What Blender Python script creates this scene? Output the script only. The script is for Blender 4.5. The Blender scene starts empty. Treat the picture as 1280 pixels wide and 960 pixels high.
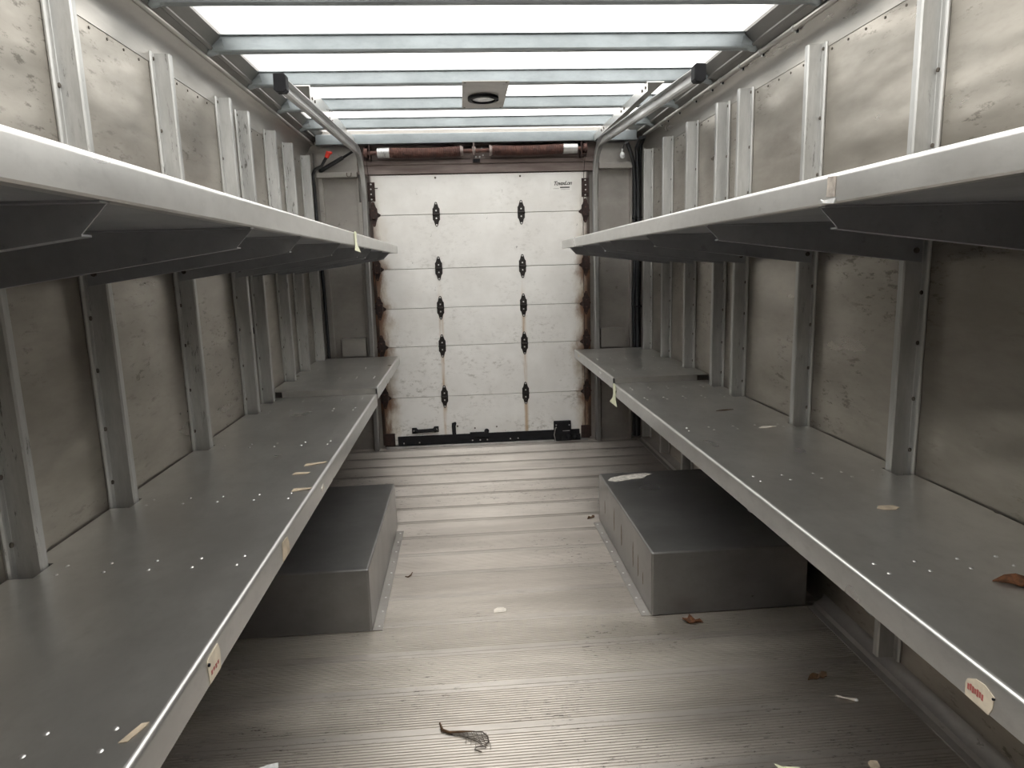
import bpy, bmesh, math, random
from mathutils import Vector, Matrix
random.seed(7)
S = bpy.context.scene
COL = S.collection
PI = math.pi

# ------------------------------------------------------------------ camera, sky, exposure
cam_d = bpy.data.cameras.new('camera'); cam = bpy.data.objects.new('camera', cam_d); COL.objects.link(cam)
YAW, PITCH, ROLL = 0.067922, -0.173698, -0.028616
cam_d.sensor_fit = 'HORIZONTAL'; cam_d.sensor_width = 36.0; cam_d.lens = 854.7 * 36.0 / 1280.0
cam_d.clip_start = 0.02
_f = Vector((math.sin(YAW) * math.cos(PITCH), math.cos(YAW) * math.cos(PITCH), math.sin(PITCH)))
_r = Vector((math.cos(YAW), -math.sin(YAW), 0)); _u = _r.cross(_f)
_r2 = math.cos(ROLL) * _r + math.sin(ROLL) * _u
_u2 = -math.sin(ROLL) * _r + math.cos(ROLL) * _u
cam.matrix_world = Matrix(((_r2.x, _u2.x, -_f.x, 0), (_r2.y, _u2.y, -_f.y, 0), (_r2.z, _u2.z, -_f.z, 1.27), (0, 0, 0, 1)))
S.camera = cam

SKY = 4.0
w = bpy.data.worlds.new('overcast_sky'); S.world = w; w.use_nodes = True
w.node_tree.nodes['Background'].inputs[0].default_value = (1.0, 0.982, 0.958, 1)
w.node_tree.nodes['Background'].inputs[1].default_value = SKY
S.view_settings.view_transform = 'Standard'; S.view_settings.look = 'None'
S.view_settings.gamma = 1.0; S.view_settings.use_curve_mapping = False
S.view_settings.exposure = 0.0
S.cycles.max_bounces = 16; S.cycles.diffuse_bounces = 8; S.cycles.glossy_bounces = 8
S.cycles.transparent_max_bounces = 12; S.cycles.transmission_bounces = 8
S.cycles.sample_clamp_indirect = 10.0; S.cycles.use_denoising = True
S.cycles.blur_glossy = 0.5; S.cycles.caustics_reflective = True

# ------------------------------------------------------------------ dimensions (metres; y runs to the rear door)
WL, WR, CX = -0.988, 1.275, 0.1435
YF, YD, YB = -0.8, 4.748, 4.78
ZLOW, ZUP = 0.644, 1.406
ZBAR = 2.095

# ------------------------------------------------------------------ materials
class NT:
    def __init__(s, name):
        s.m = bpy.data.materials.new(name); s.m.use_nodes = True
        s.t = s.m.node_tree; s.b = s.t.nodes['Principled BSDF']; s.out = s.t.nodes['Material Output']
        s._co = None
    def n(s, ty, **k):
        o = s.t.nodes.new(ty)
        for a, v in k.items(): setattr(o, a, v)
        return o
    def l(s, a, b): s.t.links.new(a, b)
    def co(s):
        if s._co is None:
            tc = s.n('ShaderNodeTexCoord'); oi = s.n('ShaderNodeObjectInfo')
            mu = s.n('ShaderNodeMath', operation='MULTIPLY'); mu.inputs[1].default_value = 37.0
            s.l(oi.outputs['Random'], mu.inputs[0])
            ad = s.n('ShaderNodeVectorMath', operation='ADD')
            s.l(tc.outputs['Object'], ad.inputs[0]); s.l(mu.outputs[0], ad.inputs[1])
            s._co = ad.outputs[0]; s.obj = tc.outputs['Object']
        return s._co
    def noise(s, scale, detail=4, rough=.6, stretch=(1, 1, 1), off=(0, 0, 0)):
        mp = s.n('ShaderNodeMapping'); mp.inputs['Scale'].default_value = stretch; mp.inputs['Location'].default_value = off
        s.l(s.co(), mp.inputs[0])
        o = s.n('ShaderNodeTexNoise'); o.inputs['Scale'].default_value = scale
        o.inputs['Detail'].default_value = detail; o.inputs['Roughness'].default_value = rough
        s.l(mp.outputs[0], o.inputs['Vector']); return o.outputs['Fac']
    def mr(s, v, a, b, c=0., d=1., smooth=True):
        o = s.n('ShaderNodeMapRange'); o.interpolation_type = 'SMOOTHSTEP' if smooth else 'LINEAR'
        s.l(v, o.inputs['Value'])
        for i, x in zip(('From Min', 'From Max', 'To Min', 'To Max'), (a, b, c, d)): o.inputs[i].default_value = x
        return o.outputs['Result']
    def math(s, op, a, b=None):
        o = s.n('ShaderNodeMath', operation=op)
        for i, v in enumerate((a, b)):
            if v is None: continue
            if isinstance(v, (int, float)): o.inputs[i].default_value = v
            else: s.l(v, o.inputs[i])
        return o.outputs[0]
    def mix(s, fac, a, b):
        o = s.n('ShaderNodeMix', data_type='RGBA')
        if isinstance(fac, (int, float)): o.inputs[0].default_value = fac
        else: s.l(fac, o.inputs[0])
        for i, v in ((6, a), (7, b)):
            if isinstance(v, tuple): o.inputs[i].default_value = v + (1,)
            else: s.l(v, o.inputs[i])
        return o.outputs[2]
    def bump(s, h, strength=.2, dist=.002):
        o = s.n('ShaderNodeBump'); o.inputs['Strength'].default_value = strength; o.inputs['Distance'].default_value = dist
        s.l(h, o.inputs['Height']); s.l(o.outputs[0], s.b.inputs['Normal'])

def plain(name, col, rough=.5, metal=0., var=.25, scale=30):
    t = NT(name); f = t.noise(scale)
    c = t.mix(t.mr(f, .3, .7), tuple(x * (1 - var) for x in col), tuple(min(1, x * (1 + var)) for x in col))
    t.l(c, t.b.inputs['Base Color']); t.b.inputs['Roughness'].default_value = rough; t.b.inputs['Metallic'].default_value = metal
    return t.m

def metal(name, col, dark, rough=(.35, .55), metallic=.8, mott=3.0, stretch=(1, 1, 1), scuff=.5, scuffcol=(.08, .075, .065), scale2=18, scufflo=.60, bump=.06, wave=0):
    """Worn sheet metal: broad mottling, streaky grain and dark scuff flecks."""
    t = NT(name)
    a = t.noise(mott, 5, .65, stretch); b = t.noise(mott * 9, 4, .7, stretch, (3, 1, 7))
    c = t.mix(t.mr(a, .32, .68), dark, col)
    c = t.mix(t.math('MULTIPLY', t.mr(b, .45, .75), .35), c, tuple(x * .72 for x in col))
    s1 = t.noise(scale2, 6, .75, tuple(x * .9 for x in stretch), (11, 5, 2)); s2 = t.noise(2.2, 2, .5, (1, 1, 1), (5, 9, 1))
    sc = t.math('MULTIPLY', t.math('MULTIPLY', t.mr(s1, scufflo, scufflo + .09), t.mr(s2, .42, .62)), scuff)
    c = t.mix(sc, c, scuffcol)
    t.l(c, t.b.inputs['Base Color'])
    r = t.mr(t.noise(mott * 1.5, 5 if wave else 2, .6 if wave else .5, stretch, (2, 8, 4)), .25, .75, rough[0], rough[1], False)
    t.l(t.math('ADD', r, t.math('MULTIPLY', sc, .12)) if scuff > .3 and not wave else r, t.b.inputs['Roughness'])
    t.b.inputs['Metallic'].default_value = metallic
    if wave:
        t.bump(t.noise(4.5, 1.5, .45, (1, .55, 1.5), (3, 3, 3)), wave, .05)
    elif bump: t.bump(t.noise(mott * 14, 3, .6, stretch), bump, .002)
    return t.m

M = {}
M['wall'] = metal('wall_aluminium', (.385, .358, .318), (.29, .267, .234), (.25, .42), .85, 2.3, (1, .7, 2.2), .75, scale2=24, scufflo=.545, scuffcol=(.11, .098, .08), wave=.26)
M['cove'] = metal('cove_aluminium', (.44, .418, .385), (.34, .323, .30), (.25, .38), .88, 2.5, (1, .4, 2), .3, wave=.15)
M['stud'] = metal('stud_aluminium', (.50, .50, .49), (.39, .39, .38), (.34, .48), .75, 7, (3, 3, .5), .8, scale2=26, scufflo=.58)
M['shelf'] = metal('shelf_aluminium', (.57, .56, .535), (.46, .45, .43), (.27, .38), .85, 3, (1.2, .8, 1), .05, scale2=40, bump=.02)
M['lip'] = metal('lip_aluminium', (.62, .615, .60), (.53, .525, .51), (.26, .40), .8, 5, (1, .5, 1), .35, scale2=20, scufflo=.62, scuffcol=(.25, .24, .22), bump=.02)
M['bracket'] = metal('bracket_steel', (.42, .43, .45), (.34, .35, .37), (.35, .5), .75, 5, (1, 1, 1), .3)
M['floor'] = metal('floor_aluminium', (.60, .56, .52), (.45, .415, .38), (.36, .50), .92, 1.9, (.5, 2.2, 1), .75, scale2=60, scufflo=.57, scuffcol=(.09, .08, .068), bump=0)
M['box'] = metal('wheel_box_metal', (.30, .295, .29), (.23, .226, .222), (.26, .36), .85, 2.6, (.8, 1.1, 1), .05, scale2=45, bump=.02)
M['siderail'] = metal('roof_side_rail_metal', (.18, .174, .163), (.13, .125, .118), (.3, .45), .8, 4, (1, .3, 1), .3)
M['galv'] = metal('galvanised_steel', (.29, .32, .335), (.23, .255, .265), (.33, .48), .7, 9, (.5, 1, 1), .25)
M['rail'] = metal('track_steel', (.55, .55, .55), (.38, .375, .37), (.28, .45), .8, 8, (1, .3, .3), .5)
M['rearpanel'] = metal('rear_panel_metal', (.42, .40, .375), (.34, .32, .30), (.36, .5), .7, 3, (1, 1, 1.5), .6)
M['header'] = metal('header_metal', (.27, .225, .21), (.13, .095, .085), (.45, .6), .4, 4, (.4, 1, 3), .8, scuffcol=(.10, .055, .04))
M['rust'] = metal('rusty_steel', (.12, .055, .042), (.06, .03, .026), (.55, .8), .25, 22, (1, 1, 1), .6, scuffcol=(.03, .02, .02))
M['rustdark'] = metal('rusty_dark_steel', (.05, .026, .021), (.022, .015, .014), (.5, .75), .3, 25, (1, 1, 1), .5, scuffcol=(.015, .012, .012))
M['hinge'] = metal('dark_hinge_steel', (.026, .020, .018), (.012, .010, .010), (.4, .6), .4, 30, (1, 1, 1), .3)
M['black'] = plain('black_rubber', (.010, .010, .012), .7)
M['black'].node_tree.nodes['Principled BSDF'].inputs['Specular IOR Level'].default_value = .25
M['cable'] = plain('black_cable_sheath', (.012, .013, .016), .45)
M['bolt'] = plain('bolt_steel', (.62, .61, .6), .35, .8)
M['screw'] = plain('dark_screw', (.10, .085, .07), .6, .3)
M['red'] = plain('red_plastic', (.62, .035, .02), .45)
M['white'] = plain('white_plastic', (.75, .76, .76), .35)
M['paper'] = plain('cream_paper', (.66, .58, .46), .8, 0, .12)
M['card'] = plain('torn_tan_paper', (.47, .39, .29), .85, 0, .2)
M['scrap'] = plain('pale_paper', (.70, .65, .58), .8, 0, .12)
M['mark'] = plain('grey_paper_residue', (.38, .34, .30), .85, 0, .3, 60)
M['tape'] = plain('pale_yellow_tape', (.74, .75, .55), .6, 0, .1)
M['ink'] = plain('red_ink', (.38, .10, .09), .7)
M['textink'] = plain('dark_ink', (.09, .085, .08), .7)
M['greyink'] = plain('grey_ink', (.42, .41, .39), .7)
M['leaf'] = plain('brown_leaf', (.13, .052, .020), .75, 0, .4, 90)
M['leafdark'] = plain('dark_dry_leaf', (.085, .045, .02), .8, 0, .4, 90)
M['leafpale'] = plain('skeleton_leaf', (.10, .085, .07), .8, 0, .4, 90)
M['grime'] = plain('brown_grime', (.20, .165, .13), .8, 0, .3, 60)
M['residue'] = plain('glue_residue', (.44, .415, .38), .85, 0, .3, 60)

def door_paint():
    t = NT('white_door_paint'); t.co()
    sp = t.n('ShaderNodeSeparateXYZ'); t.l(t.obj, sp.inputs[0]); X, Z = sp.outputs[0], sp.outputs[2]
    a = t.noise(3, 5, .65); c = t.mix(t.mr(a, .3, .7), (.72, .705, .68), (.82, .81, .79))
    fine = t.noise(26, 5, .7, (1, 1, 1.6), (4, 4, 4))
    low = t.mr(Z, .1, 1.5, 1, .25, False)
    c = t.mix(t.math('MULTIPLY', t.math('MULTIPLY', t.math('MULTIPLY', t.mr(fine, .50, .68), t.mr(t.noise(2.6, 4, .6, (1, 1, 1), (8, 1, 5)), .42, .66)), low), .9), c, (.34, .32, .28))
    # tan weathering near the two edges, and rust running down from the hinges
    e = t.math('ABSOLUTE', X)
    n1 = t.noise(9, 5, .7, (1, 1, .6), (1, 2, 3)); n2 = t.noise(16, 5, .75, (2, 1, .35), (7, 2, 3))
    lowe = t.mr(Z, 1.0, 1.75, 1, .2, False)
    tan = t.math('MULTIPLY', t.math('MULTIPLY', t.mr(t.math('ADD', e, t.math('MULTIPLY', n1, .22)), .70, .84), lowe), .75)
    c = t.mix(tan, c, (.42, .335, .22))
    edge = t.math('MULTIPLY', t.mr(t.math('ADD', e, t.math('MULTIPLY', n2, .14)), .735, .785), t.mr(Z, 1.3, 1.75, 1, .15, False))
    c = t.mix(t.math('MULTIPLY', edge, .85), c, (.13, .055, .025))
    rim = t.mr(t.math('ADD', e, t.math('MULTIPLY', n2, .02)), .722, .738)  # shade of the gap between door and tracks, painted into the edge colour
    c = t.mix(t.math('MULTIPLY', rim, .9), c, (.03, .016, .011))
    for hz in (.366, .723, .987, 1.254):
        dz = t.math('SUBTRACT', Z, hz)
        spot = t.math('MULTIPLY', t.mr(t.math('ABSOLUTE', t.math('ADD', dz, .020)), .12, .02), t.mr(t.math('ADD', e, t.math('MULTIPLY', n1, .16)), .69, .78))
        c = t.mix(t.math('MULTIPLY', spot, .85), c, (.15, .065, .03))
    n3 = t.noise(5, 3, .6, (6, 1, .5), (9, 1, 1))
    for hx in (-.297, .276):
        dx = t.math('ABSOLUTE', t.math('SUBTRACT', X, hx))
        st = t.math('MULTIPLY', t.mr(dx, .022, .002), t.mr(Z, 1.22, .9, 0, 1))
        st = t.math('MULTIPLY', st, t.mr(n3, .36, .62))
        c = t.mix(t.math('MULTIPLY', st, .75), c, (.46, .30, .15))
    sc = t.math('MULTIPLY', t.mr(t.noise(13, 6, .8, (1.5, 1, 1), (21, 3, 6)), .66, .70), .75)
    c = t.mix(sc, c, (.16, .15, .14))
    t.l(c, t.b.inputs['Base Color']); t.b.inputs['Roughness'].default_value = .5
    return t.m
M['door'] = door_paint()

def roof_sheet():
    t = NT('translucent_roof_sheet')
    tr = t.n('ShaderNodeBsdfTransparent'); tr.inputs[0].default_value = (.97, .97, .96, 1)
    tl = t.n('ShaderNodeBsdfTranslucent'); tl.inputs[0].default_value = (.9, .9, .89, 1)
    mx = t.n('ShaderNodeMixShader'); f = t.noise(6)
    t.l(t.mr(f, .3, .7, .30, .40), mx.inputs[0]); t.l(tr.outputs[0], mx.inputs[1]); t.l(tl.outputs[0], mx.inputs[2])
    t.l(mx.outputs[0], t.out.inputs['Surface']); return t.m
M['roof'] = roof_sheet()

# ------------------------------------------------------------------ mesh helpers
ORG = {}
class MB:
    def __init__(s): s.v = []; s.f = []
    def add(s, vs, fs):
        o = len(s.v); s.v += [tuple(v) for v in vs]; s.f += [tuple(i + o for i in f) for f in fs]; return s
    def box(s, x0, x1, y0, y1, z0, z1):
        return s.add([(x0, y0, z0), (x1, y0, z0), (x1, y1, z0), (x0, y1, z0), (x0, y0, z1), (x1, y0, z1), (x1, y1, z1), (x0, y1, z1)],
                     [(3, 2, 1, 0), (4, 5, 6, 7), (0, 1, 5, 4), (1, 2, 6, 5), (2, 3, 7, 6), (3, 0, 4, 7)])
    def prism(s, poly, axis, a, b):
        """Extrude a 2-D outline along an axis ('x': (y,z), 'y': (x,z), 'z': (x,y))."""
        P = {'x': lambda p, t: (t, p[0], p[1]), 'y': lambda p, t: (p[0], t, p[1]), 'z': lambda p, t: (p[0], p[1], t)}[axis]
        n = len(poly)
        vs = [P(p, a) for p in poly] + [P(p, b) for p in poly]
        fs = [(i, (i + 1) % n, n + (i + 1) % n, n + i) for i in range(n)] + [tuple(range(n))[::-1], tuple(range(n, 2 * n))]
        return s.add(vs, fs)
    def tube(s, path, r, n=10, cap=True):
        path = [Vector(p) for p in path]; k = len(path); vs = []; fs = []
        up = None
        for i, p in enumerate(path):
            d = (path[min(i + 1, k - 1)] - path[max(i - 1, 0)]).normalized()
            if up is None: up = Vector((0, 0, 1)) if abs(d.z) < .9 else Vector((1, 0, 0))
            a = d.cross(up).normalized(); b = a.cross(d).normalized(); up = b
            rr = r[i] if isinstance(r, (list, tuple)) else r
            vs += [p + rr * (math.cos(2 * PI * j / n) * a + math.sin(2 * PI * j / n) * b) for j in range(n)]
        for i in range(k - 1):
            for j in range(n):
                fs.append((i * n + j, i * n + (j + 1) % n, (i + 1) * n + (j + 1) % n, (i + 1) * n + j))
        if cap: fs += [tuple(range(n))[::-1], tuple(range((k - 1) * n, k * n))]
        return s.add(vs, fs)
    def sweep(s, frames, prof):
        """frames: list of (point, axis_a, axis_b); prof: closed outline in (a, b)."""
        n = len(prof); k = len(frames)
        vs = [Vector(p) + a * Vector(A) + b * Vector(B) for p, A, B in frames for a, b in prof]
        fs = [(i * n + j, i * n + (j + 1) % n, (i + 1) * n + (j + 1) % n, (i + 1) * n + j) for i in range(k - 1) for j in range(n)]
        fs += [tuple(range(n))[::-1], tuple(range((k - 1) * n, k * n))]
        return s.add(vs, fs)
    def disc(s, c, axis, r, h, n=8):
        c = Vector(c); a = Vector(axis); return s.tube([c, c + a * h], r, n)
    def ball(s, c, r, sc=(1, 1, 1), n=10, m=6):
        vs = []; fs = []
        for i in range(m + 1):
            t = PI * i / m
            for j in range(n):
                p = 2 * PI * j / n
                vs.append((c[0] + r * sc[0] * math.sin(t) * math.cos(p), c[1] + r * sc[1] * math.sin(t) * math.sin(p), c[2] + r * sc[2] * math.cos(t)))
        for i in range(m):
            for j in range(n): fs.append((i * n + j, (i + 1) * n + j, (i + 1) * n + (j + 1) % n, i * n + (j + 1) % n))
        return s.add(vs, fs)
    def build(s, name, mat, parent=None, smooth=False, bevel=0., seg=2, label=None):
        org = ORG.get(parent.name, Vector()) if parent else Vector()
        me = bpy.data.meshes.new(name); me.from_pydata([tuple(Vector(v) - org) for v in s.v], [], s.f)
        bm = bmesh.new(); bm.from_mesh(me); bmesh.ops.remove_doubles(bm, verts=bm.verts, dist=1e-6)
        bmesh.ops.recalc_face_normals(bm, faces=bm.faces); bm.to_mesh(me); bm.free()
        me.materials.append(M[mat]); o = bpy.data.objects.new(name, me); COL.objects.link(o)
        if parent: o.parent = parent
        ORG[o.name] = org
        if smooth:
            for p in me.polygons: p.use_smooth = True
            me.set_sharp_from_angle(angle=math.radians(40))
        if bevel:
            b = o.modifiers.new('edge_round', 'BEVEL'); b.width = bevel; b.segments = seg; b.limit_method = 'ANGLE'; b.angle_limit = math.radians(50)
        if label: o['label'] = label
        return o

def tag(o, label, cat, group=None, kind=None):
    o['label'] = label; o['category'] = cat
    if group: o['group'] = group
    if kind: o['kind'] = kind
    return o
def thing(name, loc, label, cat, group=None, kind=None):
    o = bpy.data.objects.new(name, None); COL.objects.link(o); o.location = loc; o.empty_display_size = .1
    ORG[o.name] = Vector(loc); return tag(o, label, cat, group, kind)
def structure(o, label=None):
    o['kind'] = 'structure'
    if label: o['label'] = label
    return o
_SH = {}
def fasteners(name, mat, parent, spots, r, axis=(0, 0, 1), h=.003, dome=False, label=None):
    """One small object per bolt, screw or rivet; the mesh is shared."""
    key = (name, mat, r, tuple(axis), h, dome)
    org = ORG.get(parent.name, Vector())
    for p in spots:
        if key not in _SH:
            m = MB()
            if dome: m.ball((0, 0, 0), r, tuple(.45 if abs(a) > .5 else 1 for a in axis), 8, 4)
            else: m.disc((0, 0, 0), axis, r, h, 8)
            o = m.build(name, mat, None, smooth=dome); _SH[key] = o.data; del ORG[o.name]
        else:
            o = bpy.data.objects.new(name, _SH[key]); COL.objects.link(o)
        o.parent = parent; o.location = Vector(p) - org
def dup(root, loc, label):
    """Copy a thing, its parts and their sub-parts."""
    r = root.copy(); COL.objects.link(r); r.location = loc; r['label'] = label; ORG[r.name] = Vector(loc)
    for ch in list(root.children):
        c = ch.copy(); COL.objects.link(c); c.parent = r; ORG[c.name] = Vector(loc)
        for g in list(ch.children):
            d = g.copy(); COL.objects.link(d); d.parent = c
    return r
ORD = ['first', 'second', 'third', 'fourth', 'fifth', 'sixth', 'seventh', 'eighth', 'ninth', 'tenth']

# ------------------------------------------------------------------ setting: floor, walls, roof
def build_floor():
    prof = []; y = YF - .02; yend = YB + .02
    y0 = 1.70 - .2 * 13
    prof.append((YF - .04, 0))
    k = 0
    while y0 + .2 * k < yend:
        b = y0 + .2 * k; k += 1
        if b < YF - .03: continue
        prof += [(b, 0), (b + .001, -.0022), (b + .0025, -.0022), (b + .0035, 0), (b + .026, 0)]       # plank joint + smooth strip
        p = .0108; q = b + .028
        for i in range(15):
            prof += [(q + .0006, -.0022), (q + .0046, -.0022), (q + .0056, 0), (q + .0100, 0)]
            q += p
        prof += [(b + .192, 0)]
    prof = [q for q in prof if q[0] < yend] + [(yend, 0)]
    x0, x1 = WL - .03, WR + .03
    n = len(prof); vs = [(x0, y, z) for y, z in prof] + [(x1, y, z) for y, z in prof]
    fs = [(i, n + i, n + i + 1, i + 1) for i in range(n - 1)]
    m = MB(); m.add(vs, fs); m.box(x0, x1, YF - .04, yend, -.05, -.008)
    structure(m.build('floor', 'floor'), 'ribbed aluminium plank floor with planks running across the body')
build_floor()

def wall_side(side):
    L = side == 'left'; s = 1 if L else -1; W = WL if L else WR
    d = lambda v: W + s * v
    o = MB().box(min(W, d(-.04)), max(W, d(-.04)), YF, YB + .02, -.05, 2.22).build('wall_' + side, 'wall')
    structure(o, 'scuffed aluminium sheet wall of the cargo body, ' + side + ' side')
    zc = 1.952 if L else 1.968
    prof = [(d(0), zc), (d(.0025), zc), (d(.004), 2.0), (d(.012), 2.035), (d(.026), 2.06), (d(.043), 2.074), (d(.048), 2.085), (d(.0), 2.085)]
    MB().prism(prof, 'y', YF, YB).build('cove', 'cove', o, smooth=True)
    fasteners('rivet', 'screw', o, [(d(0), 1.30 + .098 * i, zc - .014) for i in range(35)], .0042, (s, 0, 0), .002)
    if L:
        MB().tube([(d(.047), YF, 2.080), (d(.047), YB, 2.080)], .009, 12).build('bead', 'cove', o, smooth=True)
    rail = [(d(.046), 2.086), (d(.068), 2.104), (d(.074), 2.100), (d(.082), 2.108), (d(.080), 2.116), (d(.114), 2.150), (d(.114), 2.19), (d(-.03), 2.19), (d(-.03), 2.086)]
    structure(MB().prism(rail, 'y', YF, YB + .02).build('trim_1' if L else 'trim_2', 'siderail'), 'aluminium roof side rail along the ' + side + ' edge of the skylight')
    for a, b in ((YF, 2.245), (3.235, 4.70)):
        k = [(d(.0), 0), (d(.060), 0), (d(.060), .004), (d(.040), .008), (d(.034), .022), (d(.008), .034), (d(.0), .05)]
        structure(MB().prism(k, 'y', a, b).build('baseboard_' + side, 'rearpanel', smooth=True), 'dirty metal kerb trim where the floor meets the ' + side + ' wall')
wall_side('left'); wall_side('right')
structure(MB().box(WL - .04, WR + .04, YB, YB + .04, -.05, 2.22).build('wall_back', 'rearpanel'), 'rear bulkhead around the roll-up door')
structure(MB().box(WL - .04, WR + .04, YF - .04, YF, -.05, 2.22).build('wall_front', 'wall'), 'front bulkhead of the cargo body')
structure(MB().box(WL + .108, WR - .108, YF, YB + .02, 2.160, 2.163).build('ceiling', 'roof'), 'white translucent roof sheet letting daylight in')

# header above the door: stepped, rust-stained sill
hp = [(YB, 1.876), (4.735, 1.876), (4.735, 1.932), (4.722, 1.934), (4.722, 1.962), (4.738, 1.966), (4.738, 2.06), (YB, 2.06)]
structure(MB().prism(hp, 'x', -.655, .935).build('trim_3', 'header', bevel=.002), 'brown stained stepped header above the roll-up door')
structure(MB().box(-.90, 1.19, 4.655, 4.70, 2.056, 2.118).box(-.9, 1.19, 4.70, YB, 2.075, 2.118).build('trim_4', 'galv', bevel=.003), 'galvanised cross rail at the rear end of the skylight')

# rear corner panels beside the door
def rear_corner(side):
    L = side == 'left'
    nm = 'trim_5' if L else 'trim_6'
    m = MB()
    if L:
        x0, x1 = -.918, -.656
        m.box(x0, x0 + .03, 4.732, YB, 0, 1.858).box(x1 - .012, x1, 4.740, YB, 0, 1.858)
        zt, zb = 1.890, 1.858
        m.box(WL + .005, WL + .045, 4.745, YB, 0, 2.02)
    else:
        x0, x1 = .945, 1.175
        m.box(x1 - .008, x1, 4.720, YB, 0, 1.883).box(x0, x0 + .008, 4.735, YB, 0, 1.883)
        zt, zb = 1.920, 1.883
        m.box(WR - .035, WR - .004, 4.735, YB, 0, 2.02)
    m.box(x0, x1, 4.690, YB, zb, zt)
    o = structure(m.build(nm, 'rearpanel', bevel=.0015), 'pressed metal corner frame with a lintel, on the ' + side + ' of the roll-up door')
    MB().box(x0, x1, 4.744, YB, zt, 2.056).build('panel', 'rearpanel', o)
    return o
cl = rear_corner('left'); cr = rear_corner('right')
MB().tube([(-.720, 4.688, 1.884), (-.720, 4.680, 1.868), (-.712, 4.678, 1.858), (-.700, 4.678, 1.858), (-.693, 4.680, 1.866), (-.690, 4.682, 1.884)], .003, 6).build('hook', 'screw', cl, smooth=True)

# ------------------------------------------------------------------ wall studs
def make_stud(L, label):
    s = 1 if L else -1; W = WL if L else WR
    h = 1.985
    t = thing('wall_stud', (W, 0, 0), label, 'wall stud', 'aluminium studs on the left wall' if L else 'aluminium studs on the right wall')
    pr = [(0, 0), (.005, 0), (.009, .004), (.010, .010), (.0065, .014), (.0055, .028), (.050, .034), (.054, .038), (.054, .058), (.050, .058), (.050, .041), (.006, .037), (0, .037)]
    MB().prism([(W + s * (a + .0005), b) for a, b in pr], 'z', .052, h).build('web', 'stud', t, bevel=.0008, seg=1)
    fasteners('screw', 'screw', t, [(W + s * .006, .021, z) for z in (1.966, 1.74, 1.55, 1.16, 1.02, .86, .71, .42, .2)], .006, (s, 0, 0), .004)
    return t
LY = [1.43, 1.86, 2.45, 3.05, 3.30, 3.75, 4.12, 4.57]
RY = [1.21, 1.80, 2.40, 2.995, 3.255, 3.685, 4.12, 4.55]
def stud_label(i, n, side):
    k = n - 1 - i
    if k == 0: return 'aluminium wall stud on the %s wall, nearest to the rear corner' % side
    return 'aluminium wall stud on the %s wall, %s counted from the rear corner' % (side, ORD[k])
for L, ys in ((True, LY), (False, RY)):
    side = 'left' if L else 'right'; W = WL if L else WR
    p = make_stud(L, stud_label(0, len(ys), side)); p.location = (W, ys[0], 0)
    for i in range(1, len(ys)): dup(p, (W, ys[i], 0), stud_label(i, len(ys), side))

# ------------------------------------------------------------------ shelves
def shelf_outline(L, xe, y0, y1, ys):
    """Outline of a shelf sheet (x, y) with notches round the studs."""
    s = 1 if L else -1; W = WL if L else WR; ys = sorted(ys)
    pts = [(xe, y0), (W + s * .007, y0)]
    for y in ys:
        if y0 < y - .02 and y + .07 < y1:
            pts += [(W + s * .007, y - .006), (W + s * .058, y - .006), (W + s * .058, y + .070), (W + s * .007, y + .070)]
    pts += [(W + s * .007, y1), (xe, y1)]
    return pts

def make_shelf(L, xe, z, lip, y0, y1, ys, label, brz, group):
    s = 1 if L else -1; W = WL if L else WR
    t = thing('wall_shelf', ((W + xe) / 2, (y0 + y1) / 2, z - lip), label, 'shelf', group)
    inn = xe - s * .012
    MB().prism(shelf_outline(L, inn, y0, y1, ys), 'z', z - .0035, z).box(min(W + s * .07, inn), max(W + s * .07, inn), y0, y0 + .003, z - .030, z - .0036).build('shelf_panel', 'shelf', t)
    MB().box(min(W + s * .062, xe - s * .020), max(W + s * .062, xe - s * .020), y0 + .001, y1 - .001, z - lip + .0008, z - lip + .003).build('underside', 'bracket', t)
    r = .0090
    pr = [(inn, z - .0035), (inn, z), (inn + s * .003, z + .0022)]
    for k in range(7):
        a = PI / 2 * (1 - k / 6) + .0
        pr.append((xe - s * r + s * r * math.cos(a), z - r + .0035 + r * math.sin(a)))
    pr += [(xe, z - lip + .003), (xe - s * .003, z - lip), (xe - s * .022, z - lip), (xe - s * .022, z - lip + .0008), (xe - s * .0035, z - lip + .0025), (xe - s * .004, z - .0035)]
    lp = MB().prism(pr, 'y', y0, y1).build('front_lip', 'lip', t, smooth=True)
    rv = []
    for y in ys:
        if not (y0 + .05 < y < y1 - .02): continue
        yw = y + .0255
        w_ = xe - s * .008; d0 = W - s * .043
        z0, zz = z - lip + .0005, brz
        pl = [(d0 + s * .055, z0), (w_, z0), (w_ - s * .036, z0 - .038), (d0 + s * .055, z0 - zz)]
        b = MB().prism(pl, 'y', yw - .0012, yw + .0012)
        b.prism([(d0 + s * .055, z0 - zz), (w_ - s * .036, z0 - .038), (w_ - s * .036, z0 - .0405), (d0 + s * .055, z0 - zz - .0025)], 'y', yw - .001, yw + .022)
        b.prism([(d0 + s * .055, z0), (w_, z0), (w_, z0 - .003), (d0 + s * .055, z0 - .003)], 'y', yw - .022, yw + .001)
        bo = b.build('bracket', 'bracket', t)
        fasteners('bolt', 'screw', bo, [(W + s * .030, yw - .0012, z0 - zz + .030)], .008, (0, -1, 0), .004)
        n = 5
        for i in range(n):
            x = W + s * (.10 + (abs(xe - W) - .16) * i / (n - 1))
            for dy in (-.02, .025):
                rv.append((x + s * random.uniform(-.004, .004), yw + dy, z))
    fasteners('rivet', 'bolt', t, rv, .0048, (0, 0, 1), .003, True)
    return t, lp
G1, G2 = 'upper wall shelves', 'lower wall shelves'
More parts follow.
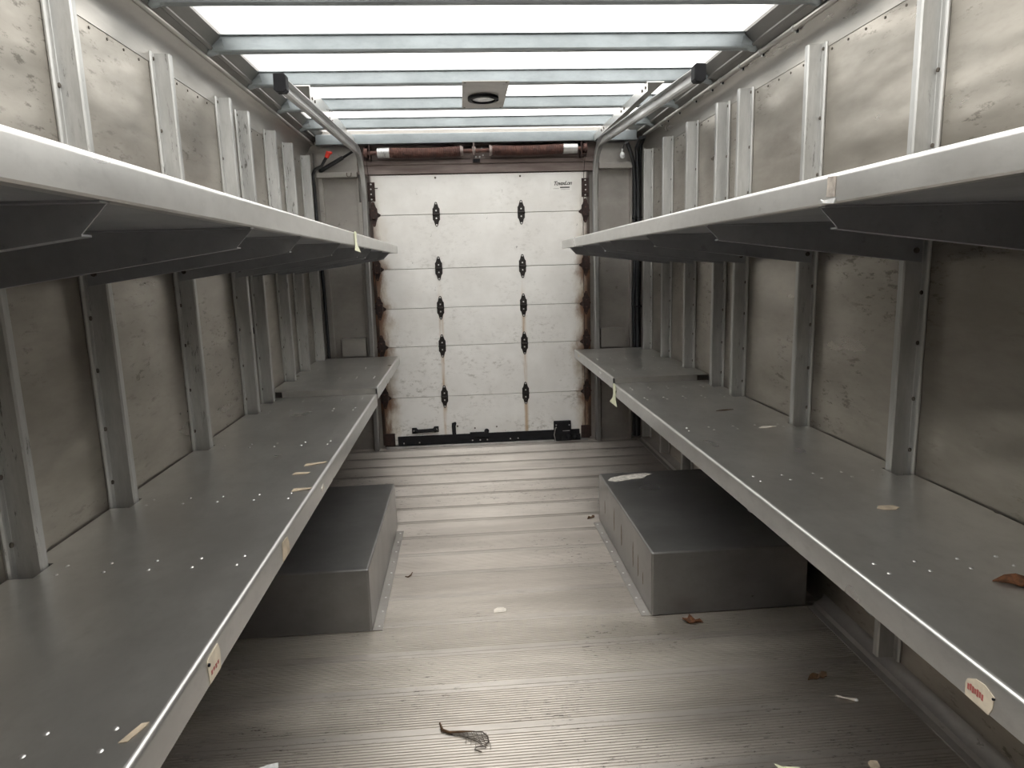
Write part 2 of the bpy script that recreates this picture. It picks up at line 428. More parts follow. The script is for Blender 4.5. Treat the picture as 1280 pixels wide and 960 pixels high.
LL, LLlip = make_shelf(True, -.450, ZLOW, .060, -.45, 3.425, LY + [.85, .27], 'long low aluminium shelf on the left wall, over the near part of the wheel box', .14, G2)
RL, RLlip = make_shelf(False, .759, ZLOW, .060, -.45, 3.445, RY + [.62, .04], 'long low aluminium shelf on the right wall with a torn price label on its lip', .14, G2)
LF, LFlip = make_shelf(True, -.445, ZLOW + .030, .058, 3.428, 4.665, LY, 'short raised low shelf beside the door, on the left wall', .14, G2)
RF, RFlip = make_shelf(False, .757, ZLOW + .030, .058, 3.448, 4.665, RY, 'short raised low shelf beside the door, on the right wall', .14, G2)
LU, LUlip = make_shelf(True, -.409, ZUP, .049, -.45, 4.56, LY + [.85, .27], 'upper aluminium shelf on the left wall with a yellow tape tab on its lip', .112, G1)
RU, RUlip = make_shelf(False, .644, ZUP, .049, -.45, 4.40, RY + [.62, .04], 'upper aluminium shelf on the right wall with a torn sticker mark on its lip', .112, G1)

def lip_patch(name, mat, lip, s, xe, pts, label, tilt=.0):
    """A thin label stuck on a vertical lip: pts in (y, z)."""
    m = MB(); m.prism(pts, 'x', xe + s * .0004, xe + s * .0014)
    return m.build(name, mat, lip, label=label)
a = lip_patch('sticker', 'paper', LLlip, 1, -.450, [(1.078, .630), (1.088, .634), (1.128, .636), (1.136, .620), (1.132, .587), (1.080, .588)], 'cream price sticker with faded red print')
b = lip_patch('sticker', 'card', LLlip, 1, -.450, [(1.566, .636), (1.612, .632), (1.626, .606), (1.622, .588), (1.560, .590)], 'torn tan sticker')
m = MB()
for i in range(4): m.box(-.4484, -.4480, 1.088 + .010 * i, 1.094 + .010 * i, .600 + .002 * (i % 2), .608)
m.build('lettering', 'ink', a)
MB().disc((-.4486, 1.080, .624), (1, 0, 0), .003, .003).build('hole', 'black', a)
a = lip_patch('sticker', 'paper', RLlip, -1, .759, [(.918, .606), (.914, .617), (.898, .626), (.880, .628), (.860, .620), (.862, .600), (.868, .586), (.916, .588)], 'torn cream label with red print')
m = MB()
for i in range(7): m.box(.7572, .7576, .880 + .0048 * i, .8836 + .0048 * i, .6005 + .0015 * (i % 2), .6105 + .001 * (i % 3))
m.build('lettering', 'ink', a)
MB().disc((.7590, .861, .617), (-1, 0, 0), .002, .003).build('hole', 'black', a)
# pale tape tabs hanging from the lips
def tape_tab(lip, s, xe, y, zt, zb, wid, label):
    prof = [(zt + .006, -.35), (zt, -.42), (zt - (zt - zb) * .5, -.34), (zt - (zt - zb) * .7, -.45), (zb, -1.0)]
    vs = []; fs = []
    for j, (z, k) in enumerate(prof):
        off = xe + s * (.002 + .004 * (j == 4) + .002 * (j == 3))
        hw = wid * abs(k) * .5
        vs += [(off, y - hw, z), (off, y + hw * (1.3 if j == 4 else 1), z - (.004 if j == 4 else 0)), (off + s * .0012, y + hw * (1.3 if j == 4 else 1), z - (.004 if j == 4 else 0)), (off + s * .0012, y - hw, z)]
    for j in range(4):
        for i in range(4): fs.append((j * 4 + i, j * 4 + (i + 1) % 4, j * 4 + 4 + (i + 1) % 4, j * 4 + 4 + i))
    fs += [(3, 2, 1, 0), (16, 17, 18, 19)]
    m = MB(); m.add(vs, fs); m.build('tape_tab', 'tape', lip, label=label)
tape_tab(RLlip, -1, .759, 3.40, .645, .545, .15, 'pale yellow tape tab')
tape_tab(LUlip, 1, -.409, 2.76, 1.405, 1.338, .13, 'pale yellow tape tab')
# torn label on the right upper lip
lip_patch('sticker_mark', 'mark', RUlip, -1, .644, [(1.165, 1.402), (1.192, 1.404), (1.194, 1.370), (1.166, 1.368)], 'torn grey-brown sticker mark')
MB().prism([(1.160, 1.366), (1.200, 1.364), (1.210, 1.367), (1.200, 1.360), (1.165, 1.357)], 'x', .6405, .643).build('sticker_scrap', 'white', RUlip, label='curled white sticker remnant')
# small stickers on the far lips
lip_patch('sticker', 'scrap', RFlip, -1, .757, [(4.45, .662), (4.52, .664), (4.51, .645), (4.46, .645)], 'small pale sticker')
lip_patch('sticker', 'scrap', LLlip, 1, -.450, [(2.02, .616), (2.05, .624), (2.06, .606), (2.03, .602)], 'small pale sticker')

# ------------------------------------------------------------------ wheel boxes
def wheel_box(L):
    s = 1 if L else -1; W = WL if L else WR
    xe = -.366 if L else .634
    y0, y1, h = (2.268, 3.225, .236) if L else (2.252, 3.20, .243)
    t = thing('wheel_box', ((W + xe) / 2, (y0 + y1) / 2, 0), 'plain dark metal wheel box under the left low shelf' if L else 'dark metal wheel box with a pale glue patch on top', 'wheel box', 'wheel boxes')
    a, b = sorted((W + s * .062, xe))
    o = MB().box(a, b, y0, y1, .001, h).build('body', 'box', t, bevel=.007, seg=4)
    a, b = sorted((xe, xe + s * .034))
    f = MB().box(a, b, y0 + .004, y1 - .03, .0005, .003).build('floor_flange', 'rearpanel', t)
    fasteners('rivet', 'bolt', f, [(xe + s * .02, y0 + .03 + i * (y1 - y0 - .09) / 8, .003) for i in range(9)], .005, (0, 0, 1), .003, True)
    if not L:
        pts = [(.655, 3.085), (.675, 3.120), (.715, 3.140), (.78, 3.160), (.86, 3.168), (.885, 3.150), (.85, 3.125), (.83, 3.095), (.77, 3.088), (.72, 3.065), (.68, 3.062)]
        MB().prism(pts, 'z', h, h + .0012).build('glue_patch', 'residue', t, label='pale glue patch')
        for y, z, w_, hh in ((3.06, .12, .012, .07), (2.86, .135, .014, .11), (2.72, .12, .018, .10), (2.52, .12, .014, .11), (2.44, .11, .012, .09), (2.37, .09, .010, .05)):
            q = [(y - w_ * .5, z - hh * .35), (y - w_ * .35, z + hh * .2), (y - w_ * .1, z + hh * .5), (y + w_ * .4, z + hh * .3), (y + w_ * .5, z - hh * .1), (y + w_ * .1, z - hh * .5)]
            MB().prism(q, 'x', xe - .0008, xe - .0001).build('grime_streak', 'grime', o)
    return t
wheel_box(True); wheel_box(False)

# ------------------------------------------------------------------ roof bows
BY = [2.352, 2.852, 3.354, 3.862, 4.355]
def make_bow(label):
    y = BY[0]
    t = thing('roof_bow', (CX, y, ZBAR), label, 'roof bar', 'galvanised bars across the skylight')
    hw0, hw1 = 1.068, 1.022
    vs = []
    prof = [(-.004, ZBAR + .006), (-.004, ZBAR + .054), (-.018, ZBAR + .056), (-.018, ZBAR + .0585), (.0, ZBAR + .0585), (.0, ZBAR + .004), (.034, ZBAR + .004), (.034, ZBAR + .0585), (.052, ZBAR + .0585), (.052, ZBAR + .056), (.038, ZBAR + .054), (.038, ZBAR + .003), (.034, ZBAR), (.0, ZBAR)]
    n = len(prof)
    def half(z): return hw0 + (hw1 - hw0) * (z - ZBAR) / .06
    for sx in (-1, 1): vs += [(CX + sx * half(z), y + yy, z) for yy, z in prof]
    fs = [(i, (i + 1) % n, n + (i + 1) % n, n + i) for i in range(n)] + [tuple(range(n)), tuple(range(n, 2 * n))[::-1]]
    MB().add(vs, fs).build('channel', 'galv', t)
    for sx in (-1, 1):
        pth = [(CX + sx * 1.010, y + .017, ZBAR + .030), (CX + sx * 1.045, y + .017, ZBAR + .022), (CX + sx * 1.072, y + .017, ZBAR + .006), (CX + sx * 1.080, y + .017, ZBAR - .004)]
        MB().tube(pth, [.026, .025, .020, .010], 12).build('end_clip', 'galv', t, smooth=True)
    return t
names = ['galvanised roof bar nearest to the viewer, cut by the top edge of the view',
         'galvanised roof bar across the skylight, second from the viewer, before the track ends',
         'galvanised roof bar above the track ends, carrying the near edge of the dome light plate',
         'galvanised roof bar across the skylight, at the rear edge of the dome light plate',
         'galvanised roof bar across the skylight, last one before the rear door rail']
proto = make_bow(names[0])
for i in range(1, len(BY)): dup(proto, (CX, BY[i], ZBAR), names[i])

# ------------------------------------------------------------------ dome light plate
t = thing('dome_light', (.145, 3.565, 2.08), 'square metal plate with a black ring dome light under the roof bars', 'light')
MB().box(.037, .254, 3.30, 3.835, 2.0905, 2.0945).build('mounting_plate', 'rearpanel', t, bevel=.001)
m = MB()
fr = []
for i in range(33):
    a = 2 * PI * i / 32; fr.append(((.142 + .067 * math.cos(a), 3.60 + .075 * math.sin(a), 2.083), (math.cos(a), math.sin(a), 0), (0, 0, 1)))
m.sweep(fr, [(-.010, -.008), (.010, -.006), (.010, .0085), (-.010, .0085)])
m.build('ring', 'black', t, smooth=True)
MB().ball((.142, 3.60, 2.086), .062, (1, 1.1, .12), 20, 8).build('lens', 'white', t, smooth=True)
for x, y in ((.05, 3.315), (.24, 3.315), (.05, 3.82), (.24, 3.82)): MB().disc((x, y, 2.0905), (0, 0, -1), .005, .002).build('screw', 'screw', t)

# ------------------------------------------------------------------ roll-up door
door = thing('door_1', (CX, YD, 0), 'worn white roll-up door with dark rusty hinges at the rear', 'door', kind='structure')
DX0, DX1 = -.600, .887
SE = [.028, .366, .723, .987, 1.254, 1.613, 1.872]
for i in range(6):
    p = MB().box(DX0, DX1, YD, YD + .026, SE[i] + .0015, SE[i + 1] - .0015).build('door_panel', 'door', door, bevel=.0025)
HX = [-.1545, .4185]
def hinge_mesh(rusty):
    o = [(-.024, -.036), (-.024, .036), (-.017, .045), (-.011, .066), (-.007, .078), (0, .081), (.007, .078), (.011, .066), (.017, .045), (.024, .036), (.024, -.036), (.017, -.045), (.011, -.066), (.007, -.078), (0, -.081), (-.007, -.078), (-.011, -.066), (-.017, -.045)]
    if rusty:
        o = [(p[0] * 1.05, p[1]) for p in o[:10]] + [(.026, .012), (.046, -.002), (.044, -.012), (.026, -.022)] + [(p[0], p[1]) for p in o[11:]]
    return o
def add_hinge(x, z, kind, sgn=1):
    nm = 'hinge' if kind == 'mid' else 'roller_hinge'
    o = [(x + sgn * a, z + b) for a, b in hinge_mesh(kind != 'mid')]
    m = MB().prism(o, 'y', YD - .004, YD - .0003)
    m.tube([(x - .025, YD - .008, z), (x + .025, YD - .008, z)], .0065, 8)
    if kind == 'mid': m.box(x - .024, x + .024, YD - .006, YD - .003, z + .012, z + .016)
    else: m.box(x - .024, x + .024, YD - .020, YD - .003, z - .030, z + .028)
    h = m.build(nm, 'hinge' if kind == 'mid' else 'rustdark', door)
    yb = YD - .004 if kind == 'mid' else YD - .020
    fasteners('bolt', 'bolt' if kind == 'mid' else 'rust', h, [(x, YD - .004, z + .070), (x, yb, z + .024), (x, yb, z - .026), (x, YD - .004, z - .070)], .0052, (0, -1, 0))
    if kind != 'mid':
        MB().tube([(x - sgn * .03, YD - .014, z), (x, YD - .014, z)], .006, 8).build('roller_stem', 'rust', h)
for z in SE[1:6]:
    for x in HX: add_hinge(x, z, 'mid')
    add_hinge(DX0 + .030, z + .008, 'edge', 1); add_hinge(DX1 - .030, z + .002, 'edge', -1)
for x, sgn in ((DX0 + .024, 1), (DX1 - .030, -1)):
    b = MB().box(x - .024, x + .024, YD - .006, YD - .0003, 1.705, 1.828).box(x - .02, x + .02, YD - .022, YD - .006, 1.735, 1.80).build('top_roller_bracket', 'rustdark', door, bevel=.0015)
    fasteners('bolt', 'bolt', b, [(x, YD - (.022 if 1.74 < q < 1.79 else .006), q) for q in (1.718, 1.750, 1.782, 1.815)], .0052, (0, -1, 0))
    MB().box(x - sgn * .012 - .005, x - sgn * .012 + .05 * (sgn > 0) + .005, YD - .008, YD - .005, 1.786, 1.792).build('pin', 'rustdark', b)
for x in (-.150, .417): MB().disc((x, YD, 1.850), (0, -1, 0), .007, .004).build('bolt', 'screw', door)
# bottom bar, seal, corner brackets
bb = MB().box(-.495, .800, YD - .010, YD - .0003, .024, .090).build('bottom_bar', 'black', door, bevel=.002)
MB().box(-.58, .86, YD - .018, YD + .02, .003, .020).build('bottom_seal', 'rail', door, bevel=.002)
fasteners('bolt', 'bolt', bb, [(x, YD - .010, .042) for x in (-.455, -.345, .03, .085, .135, .30, .355)], .0052, (0, -1, 0))
for a, b in ((DX0 + .012, -.515), (.812, DX1 - .012)): MB().box(a, b, YD - .012, YD - .0003, .022, .115).build('corner_bracket', 'rustdark', door, bevel=.002)
# pull handle, lever, latch, lock box
h = MB().prism([(-.394, .108), (-.394, .150), (-.362, .150), (-.352, .136), (-.245, .140), (-.238, .154), (-.206, .154), (-.206, .112), (-.238, .112), (-.245, .120), (-.352, .116), (-.362, .108)], 'y', YD - .012, YD - .0003).build('pull_handle', 'black', door, bevel=.003)
MB().tube([(-.372, YD - .012, .127), (-.360, YD - .040, .127), (-.240, YD - .040, .131), (-.228, YD - .012, .131)], .009, 8).build('grip', 'black', h, smooth=True)
fasteners('bolt', 'bolt', h, [(-.378, YD - .012, .129), (-.222, YD - .012, .133)], .006, (0, -1, 0))
h = MB().prism([(-.110, .078), (-.084, .078), (-.086, .150), (-.080, .170), (-.086, .180), (-.112, .172), (-.114, .150)], 'y', YD - .014, YD - .0003).build('lever', 'black', door, bevel=.002)
MB().disc((-.073, YD, .148), (0, -1, 0), .006, .012).build('catch', 'screw', door)
h = MB().box(.012, .146, YD - .022, YD - .0101, .066, .102).ball((.132, YD - .016, .106), .018, (1, .6, 1), 10, 6).build('slide_latch', 'black', door, bevel=.002)
for x in (.050, .205): MB().disc((x, YD, .128 if x < .1 else .132), (0, -1, 0), .006, .003).build('bolt', 'screw', door)
h = MB().prism([(.616, .012), (.612, .150), (.735, .156), (.738, .060), (.738, .012)], 'y', YD - .030, YD - .0101).box(.614, .737, YD - .012, YD - .0003, .09, .155).build('lock_box', 'black', door, bevel=.003)
MB().box(.66, .80, YD - .044, YD - .030, .018, .062).ball((.715, YD - .046, .05), .022, (1, .5, 1), 12, 6).ball((.765, YD - .046, .040), .018, (1, .5, 1), 12, 6).build('bolt_housing', 'black', h, smooth=True)
MB().tube([(.622, YD - .034, .11), (.612, YD - .036, .06), (.622, YD - .034, .012)], .004, 6).build('pull_rod', 'bolt', h, smooth=True)
fasteners('screw', 'bolt', h, [(x, YD - .030, z) for x, z in ((.628, .130), (.626, .112), (.722, .128))], .0052, (0, -1, 0))
MB().box(.675, .725, YD - .032, YD - .030, .084, .088).build('edge_strip', 'bolt', h)
# maker's sticker, upper right
st = MB().box(.618, .765, YD - .0011, YD - .0001, 1.748, 1.825).build('maker_sticker', 'scrap', door, label='pale sticker with dark script lettering')
st.data.materials[0] = plain('sticker_white', (.77, .76, .735), .5, 0, .04)
MB().box(.686, .752, YD - .0017, YD - .0012, 1.766, 1.775).build('bar', 'textink', st)
MB().box(.640, .680, YD - .0017, YD - .0012, 1.762, 1.765).box(.690, .752, YD - .0017, YD - .0012, 1.756, 1.759).build('underline', 'greyink', st)
fc = bpy.data.curves.new('lettering', 'FONT'); fc.body = 'TovaxLon'; fc.size = .036; fc.shear = .35; fc.extrude = .0002; fc.space_character = .84; fc.offset = .0009
fo = bpy.data.objects.new('lettering', fc); COL.objects.link(fo); fo.parent = st; fc.materials.append(M['textink'])
fo.location = Vector((.640, YD - .0016, 1.785)) - Vector(door.location); fo.rotation_euler = (PI / 2, math.radians(-1), 0)

# ------------------------------------------------------------------ door tracks
def door_track(L):
    s = 1 if L else -1
    xb, xt, xn = (-.643, -.618, -.622) if L else (.934, .916, .914)
    zn, zf = (1.930, 1.990) if L else (1.950, 2.020)
    t = thing('door_track', (xb, 4.70, 0), 'galvanised roll-up door track with a black end stop, on the %s' % ('left' if L else 'right'), 'door track', 'roll-up door tracks')
    ctrl = [(xn, 2.66, zn), (xn + (xt - xn) * .5, 3.6, zn + (zf - zn) * .55), (xt, 4.40, zf)]
    R = .27; yc = 4.705 - R; zc = zf - R + .005
    fr = []
    for p in ctrl: fr.append((Vector(p), Vector((s, 0, 0)), Vector((0, 0, -1))))
    for k in range(1, 10):
        a = PI / 2 * k / 9
        p = Vector((xt + (xb - xt) * k / 9 * .15, yc + R * math.sin(a), zc + R * math.cos(a)))
        fr.append((p, Vector((s, 0, 0)), Vector((0, -math.sin(a), -math.cos(a)))))
    fr.append((Vector((xb, 4.705, .008)), Vector((s, 0, 0)), Vector((0, -1, 0))))
    # C-section opening toward the door
    pr = [(-.010, -.026), (.016, -.026), (.016, -.022), (-.006, -.022), (-.006, .022), (.012, .024), (.016, .018), (.0185, .020), (.014, .028), (-.008, .026), (-.012, .020), (-.012, -.022)]
    MB().sweep(fr, pr).build('rail', 'rail', t, smooth=True)
    e = Vector(ctrl[0])
    m = MB()
    frc = []
    for k, y in enumerate((-.030, .012)): frc.append((e + Vector((s * .002, y, 0)), Vector((s, 0, 0)), Vector((0, 0, -1))))
    m.sweep(frc, [(-.020, -.030), (.016, -.032), (.024, -.024), (.024, .024), (.016, .033), (-.012, .033), (-.021, .024)])
    m.build('end_stop', 'black', t, bevel=.003)
    o0, o1, zl = (-.730, -.652, 2.020) if L else (.985, .902, 2.050)
    m = MB()
    m.prism([(o0, ZBAR - .0005), (o0, ZBAR - .0045), (o1 - s * .004, ZBAR - .0045), (o1 - s * .004, zl), (o1, zl), (o1, ZBAR - .0005)], 'y', 3.345, 4.645)
    h = m.build('hanger_angle', 'lip', t)
    fasteners('bolt', 'screw', h, [(o1, y, zl + .022) for y in (3.37, 3.43, 3.80, 3.87, 4.33, 4.40)], .007, (s, 0, 0), .004)
    # wall fixing strip behind the vertical rail
    a, b = sorted((xb - s * .013, xb - s * .011))
    MB().box(min(xb - s * .014, xb + s * .016), max(xb - s * .014, xb + s * .016), 4.733, YB, .002, 1.70).build('fixing_strip', 'rearpanel', t)
    return t
door_track(True); door_track(False)

# ------------------------------------------------------------------ counterbalance spring shaft
t = thing('spring_shaft', (.12, 4.664, 2.003), 'rusty counterbalance spring shaft across the top of the roll-up door', 'spring')
YS = 4.664; zs = lambda x: 2.0 + .009 * (x + .6) / 1.45
MB().tube([(-.605, YS, zs(-.605)), (.86, YS, zs(.86))], .013, 12).build('shaft', 'rust', t, smooth=True)
def spring(x0, x1):
    n = int(abs(x1 - x0) / .0085); path = []; seg = 14
    m = MB(); pts = []; rr = []
    for i in range(n + 1):
        x = x0 + (x1 - x0) * i / n; x2 = x0 + (x1 - x0) * (i + .5) / n
        sag = -.006 * math.sin(PI * i / n)
        pts += [(x, YS, zs(x) + sag), (x2, YS, zs(x2) + sag)]; rr += [.0335, .0295]
    m.tube(pts, rr, 18); return m.build('spring', 'rust', t, smooth=False)
spring(-.436, .022); spring(.232, .700)
for a, b in ((-.512, -.434), (.698, .792)): MB().tube([(a, YS, zs(a)), (b, YS, zs(b))], [.031, .033] if a < 0 else [.033, .031], 18).build('winding_cone', 'rail', t, smooth=True)
for a in (.022, .212): MB().tube([(a, YS, zs(a)), (a + .020, YS, zs(a))], [.036, .028], 14).build('spring_plug', 'header', t, smooth=True)
cb = MB().box(.108, .114, 4.630, 4.7375, 1.972, 2.052).box(.085, .185, 4.726, 4.7375, 1.962, 2.052).disc((.10, YS, 2.003), (1, 0, 0), .028, .022, 14).build('center_bracket', 'header', t, bevel=.001)
fasteners('bolt', 'bolt', cb, [(x, 4.726, z) for x, z in ((.125, 1.975), (.15, 1.975), (.125, 2.035), (.165, 2.03), (.172, 1.985))], .006, (0, -1, 0), .005)
MB().box(.105, .150, 4.690, 4.72, 1.938, 1.958).build('stop', 'black', cb)
for x, s in ((-.585, 1), (.842, -1)):
    d = MB(); d.tube([(x - .012, YS, zs(x)), (x - .008, YS, zs(x)), (x + .008, YS, zs(x)), (x + .012, YS, zs(x))], [.036, .030, .030, .036], 16)
    d.build('cable_drum', 'rust', t, smooth=True)
    MB().box(x + s * .020, x + s * .026, 4.640, 4.7375, 1.955, 2.05).box(min(x + s * .02, x - s * .025), max(x + s * .02, x - s * .025), 4.728, 4.7375, 1.955, 2.05).build('end_bracket', 'rustdark', t, bevel=.001)
    MB().tube([(x, YS - .031, zs(x)), (x + s * .002, 4.69, 1.86), (x + s * .004, 4.722, 1.5), (x + s * .004, 4.725, .12)], .0022, 6).build('lift_cable', 'rustdark', t)
MB().tube([(-.50, 4.715, 2.035), (-.2, 4.712, 2.030), (-.05, 4.712, 2.048), (.06, 4.712, 2.036), (.25, 4.712, 2.044), (.5, 4.712, 2.048), (.80, 4.715, 2.050)], .005, 8).build('loose_cable', 'rustdark', t, smooth=True)

# ------------------------------------------------------------------ rear corner details
def small_box(x0, x1, z0, z1, y0, label):
    t = thing('junction_box', ((x0 + x1) / 2, y0, z0), label, 'box', 'small metal boxes in the rear corners')
    MB().box(x0, x1, y0, YB - .0005, z0, z1).build('housing', 'rearpanel', t, bevel=.002)
    MB().box(x0 - .003, x1 + .003, y0 - .008, y0 + .02, z1 - .010, z1).build('lid', 'rearpanel', t, bevel=.0015)
small_box(-.834, -.672, .676, .800, 4.70, 'small metal box standing by the raised shelf end, beside the left door track')
small_box(.952, 1.120, .676, .812, 4.70, 'small metal box standing by the raised shelf end, beside the right door track')
pl = MB().box(.957, 1.130, 4.735, YB - .0005, .118, .430).build('cover_plate', 'rearpanel', bevel=.002)
tag(pl, 'flat metal cover plate below the shelf, right of the roll-up door', 'plate')
# wiring
t = thing('wiring', (-.94, 4.72, .65), 'thin black cable with a red connector in the rear corner, left of the door', 'cable')
MB().tube([(-.925, 4.715, .03), (-.925, 4.715, .9), (-.930, 4.715, 1.3), (-.940, 4.715, 1.6), (-.940, 4.715, 1.80), (-.938, 4.675, 1.87), (-.915, 4.655, 1.905), (-.87, 4.650, 1.925), (-.845, 4.648, 1.965), (-.828, 4.648, 1.990)], .010, 8).build('cable_sheath', 'cable', t, smooth=True)
MB().tube([(-.836, 4.648, 1.975), (-.818, 4.646, 2.010)], [.013, .016], 10).ball((-.812, 4.646, 2.004), .013, (1.3, .8, .8)).build('connector', 'red', t, smooth=True, label='red cable connector')
MB().box(-.93, -.895, 4.70, 4.725, 1.485, 1.497).build('clip', 'cable', t)
t = thing('gas_strut', (-.88, 4.70, 1.89), 'black diagonal strut between the left corner lintel and the door track', 'strut')
MB().tube([(-.885, 4.712, 1.906), (-.74, 4.70, 1.982)], .013, 10).build('cylinder', 'cable', t, smooth=True)
MB().tube([(-.74, 4.70, 1.982), (-.668, 4.69, 2.020)], .008, 8).build('rod', 'black', t, smooth=True)
MB().ball((-.890, 4.714, 1.904), .016, (1, 1, .8)).build('end_joint', 'black', t, smooth=True)
t = thing('cable_bundle', (1.205, 4.70, .03), 'thick bundle of black cables in the rear corner, right of the door', 'cable')
for i, (x, y, r) in enumerate(((1.192, 4.715, .013), (1.212, 4.700, .014), (1.226, 4.718, .012), (1.205, 4.724, .010))):
    pts = [(x, y, .03), (x + .004, y, .5), (x - .003, y, .95), (x + .004, y, 1.4), (x, y, 1.75)]
    end = [((1.180, 4.69, 1.90), (1.150, 4.66, 1.98), (1.120, 4.64, 2.035)), ((1.20, 4.68, 1.92), (1.185, 4.64, 2.00), (1.19, 4.55, 2.05)), ((1.222, 4.70, 1.93), (1.218, 4.66, 2.02), (1.212, 4.56, 2.056)), ((1.19, 4.71, 1.90), (1.165, 4.70, 1.97), (1.14, 4.69, 2.03))][i]
    MB().tube(pts + list(end), r, 10).build('cable_sheath', 'cable', t, smooth=True)
for z in (.45, .95, 1.55): MB().box(1.178, 1.238, 4.686, 4.732, z, z + .012).build('cable_tie', 'black', t, bevel=.003)
t = thing('marker_lamp', (1.094, 4.66, 1.94), 'small white lamp bulb hanging in the upper rear corner, right of the door', 'lamp')
MB().ball((1.094, 4.662, 1.958), .017, (1, 1, 1.35), 14, 8).build('bulb', 'white', t, smooth=True)
MB().tube([(1.094, 4.662, 1.976), (1.096, 4.662, 2.0)], .009, 10).build('socket', 'bolt', t, smooth=True)
MB().tube([(1.096, 4.662, 2.0), (1.105, 4.66, 2.03), (1.13, 4.655, 2.05)], .003, 6).build('wire', 'cable', t, smooth=True)
# conduit along the right cove
t = thing('conduit', (WR - .048, 2.5, 2.07), 'long metal conduit clipped along the top of the right wall', 'conduit')
MB().tube([(WR - .050, -.5, 2.074), (WR - .050, 4.60, 2.074)], .0105, 14).build('pipe', 'cove', t, smooth=True)
for y in (1.0, 1.4, 1.85, 2.24, 2.55, 2.83, 3.03, 3.26, 3.39, 3.62, 3.89, 4.10, 4.23):
    c = MB().tube([(WR - .050, y - .006, 2.074), (WR - .050, y + .006, 2.074)], .0125, 12)
    c.box(WR - .0475, WR - .036, y - .004, y + .004, 2.056, 2.066)
    c = c.build('pipe_clip', 'stud', t)
    fasteners('screw', 'black', c, [(WR - .043, y - .012, 2.060)], .0055, (-1, 0, 0), .004)

# ------------------------------------------------------------------ loose litter on the floor and shelves
def flat_bit(name, mat, c, pts, label, cat, h=.003, curl=.0, rot=0., group=None):
    """A thin curled scrap lying at c: pts in local metres, rim partly lifted."""
    cx, cy, cz = c; vs = []; n = len(pts)
    ca, sa = math.cos(rot), math.sin(rot)
    P = [(cx + x * ca - y * sa, cy + x * sa + y * ca) for x, y in pts]
    lift = [abs(math.sin(i * 2.3)) * curl * (.35 if cat == 'paper' else .8) for i in range(n)]
    top = [(x, y, cz + h * .4 + l) for (x, y), l in zip(P, lift)]; bot = [(x, y, cz + .0001 + l * .8) for (x, y), l in zip(P, lift)]
    vs = top + bot + [(cx, cy, cz + h * .4 + .0004), (cx, cy, cz + .0001)]
    fs = []
    for i in range(n):
        j = (i + 1) % n
        fs += [(i, j, 2 * n), (n + j, n + i, 2 * n + 1), (i, n + i, n + j, j)]
    o = MB().add(vs, fs).build(name, mat); tag(o, label, cat, group)
    return o
FZ = 0.0; SZ = ZLOW
flat_bit('paper_scrap', 'scrap', (.092, 2.365, FZ), [(-.024, -.016), (-.004, -.019), (.020, -.016), (.024, .004), (.014, .019), (-.010, .018), (-.022, .006)], 'small pale paper scrap lying on the middle of the floor', 'paper', curl=.003)
leafp = [(-.05, 0), (-.034, .012), (-.018, .018), (-.004, .026), (.012, .016), (.030, .020), (.042, .004), (.034, -.012), (.018, -.014), (.010, -.030), (.0, -.016), (-.016, -.014), (-.034, -.008)]
flat_bit('dry_leaf', 'leaf', (.765, 2.195, FZ), [(x * .8, y * .8) for x, y in leafp], 'curled orange-brown leaf on the floor by the right wheel box corner', 'leaf', .006, .022, 2.9)
flat_bit('dry_leaf', 'leafdark', (1.035, 1.830, FZ), [(x * .75, y * .6) for x, y in leafp], 'dark dry leaf on the shaded floor below the right shelf', 'leaf', .006, .014, .2)
flat_bit('dry_leaf', 'leafdark', (.600, 3.235, FZ), [(x * .5, y * .5) for x, y in leafp], 'tiny dark leaf by the far inner corner of the right wheel box', 'leaf', .006, .012, .5)
flat_bit('dry_leaf', 'leaf', (1.045, 1.130, SZ), [(x * 1.2, y * .8) for x, y in leafp], 'curled brown leaf lying on the long right low shelf', 'leaf', .006, .018, -.5)
# skeleton leaf
t = thing('skeleton_leaf', (-.05, 1.66, 0), 'see-through skeleton leaf with a dark stem lying on the near floor', 'leaf')
MB().tube([(-.112, 1.735, .010), (-.104, 1.712, .005), (-.085, 1.700, .004), (-.05, 1.700, .004), (-.015, 1.698, .004)], [.0025, .004, .0045, .003, .001], 6).build('stem', 'leafdark', t, smooth=True)
v = MB()
for i in range(7):
    q = i / 6
    v.tube([(-.09 + .05 * q, 1.698 - .022 * q, .003), (-.03 + .02 * q, 1.69 - .035 * q, .004), (.022 - .012 * abs(q - .4), 1.682 - .052 * q, .003)], .0009, 5)
for i in range(6):
    x = -.05 + .013 * i; v.tube([(x, 1.699 - .004 * i * .5, .004), (x + .012, 1.668 - .007 * i, .004), (x + .010, 1.652 - .006 * i, .003)], .0007, 5)
v.tube([(-.02, 1.696, .004), (.006, 1.690, .006), (.020, 1.672, .005), (.022, 1.652, .004), (.010, 1.636, .004), (-.014, 1.634, .004), (-.016, 1.624, .004), (.002, 1.614, .004)], .0018, 6)
v.build('veins', 'leafpale', t)
t = thing('plastic_stick', (1.058, 1.722, 0), 'thin white plastic stick lying on the shaded floor near the right wall', 'stick')
MB().tube([(1.037, 1.736, .004), (1.060, 1.722, .004), (1.084, 1.709, .005)], [.003, .0025, .0045], 8).build('shaft', 'scrap', t, smooth=True)
MB().ball((1.084, 1.709, .005), .006, (1, 1, .7), 8, 5).build('tip', 'white', t, smooth=True)
flat_bit('paper_tag', 'tape', (.775, 1.470, FZ), [(-.034, .026), (-.018, .012), (.022, .004), (.030, -.02), (-.02, -.03)], 'pale yellow paper tag on the floor at the lower frame edge', 'paper', curl=.006)
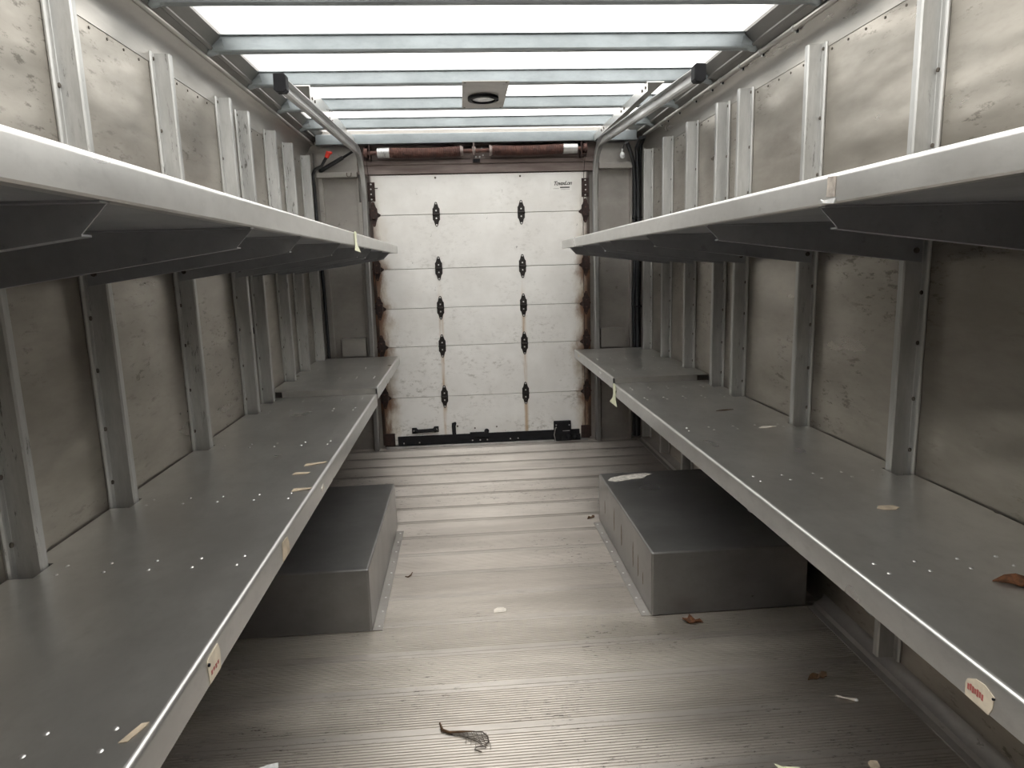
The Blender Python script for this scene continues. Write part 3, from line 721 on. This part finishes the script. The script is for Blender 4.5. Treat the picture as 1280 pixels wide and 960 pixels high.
flat_bit('dry_leaf', 'card', (.985, 1.462, FZ), [(-.012, -.01), (.010, -.012), (.014, .008), (.0, .016), (-.012, .008)], 'small tan leaf piece on the near floor below the right shelf', 'leaf', curl=.006)
flat_bit('paper_scrap', 'white', (-.565, 1.605, FZ), [(-.045, -.035), (.05, -.035), (.036, .026), (.008, .022), (-.022, .010)], 'white crumpled paper on the near floor under the left shelf edge', 'paper', curl=.012)
t = MB().tube([(-.285, 2.690, .003), (-.272, 2.684, .003), (-.262, 2.694, .006), (-.256, 2.712, .010)], [.002, .003, .003, .0015], 6).build('twig', 'leafdark', smooth=True)
tag(t, 'tiny dark twig on the floor beside the left wheel box', 'twig')
scr = [(-.028, -.012), (-.004, -.014), (.024, -.008), (.030, .006), (.006, .012), (-.022, .008)]
flat_bit('paper_scrap', 'card', (-.503, 2.200, SZ), [(x * 1.25, y) for x, y in scr], 'largest torn tan paper scrap on the left low shelf, nearest the door', 'paper', curl=.006, rot=.3)
flat_bit('paper_scrap', 'card', (-.524, 2.098, SZ), [(x * .9, y * .9) for x, y in scr], 'smaller tan paper scrap on the left low shelf, beside the largest one', 'paper', curl=.005)
flat_bit('paper_scrap', 'card', (-.487, 1.936, SZ), scr, 'tan paper scrap close to the lip of the left low shelf', 'paper', curl=.008, rot=.1)
flat_bit('paper_scrap', 'card', (-.479, .888, SZ), [(-.012, -.020), (.0, -.020), (.012, .012), (.012, .020), (.002, .018)], 'brown cardboard sliver at the near end of the left low shelf', 'paper', curl=.004)
flat_bit('paper_scrap', 'card', (1.035, 1.556, SZ), [(-.026, .0), (-.014, .016), (.022, .012), (.030, -.004), (.012, -.016), (-.016, -.012)], 'tan paper scrap in the middle of the right low shelf', 'paper', curl=.002)
flat_bit('paper_scrap', 'scrap', (1.110, 2.409, SZ), [(-.03, -.01), (.0, -.016), (.036, -.002), (.02, .012), (-.012, .016)], 'pale paper shred on the right low shelf near a stud', 'paper', curl=.004)
flat_bit('dry_leaf', 'leafdark', (1.071, 2.718, SZ), [(-.04, -.004), (.0, -.008), (.036, .0), (.01, .008), (-.02, .006)], 'dark leaf sliver on the right low shelf', 'leaf', curl=.004)
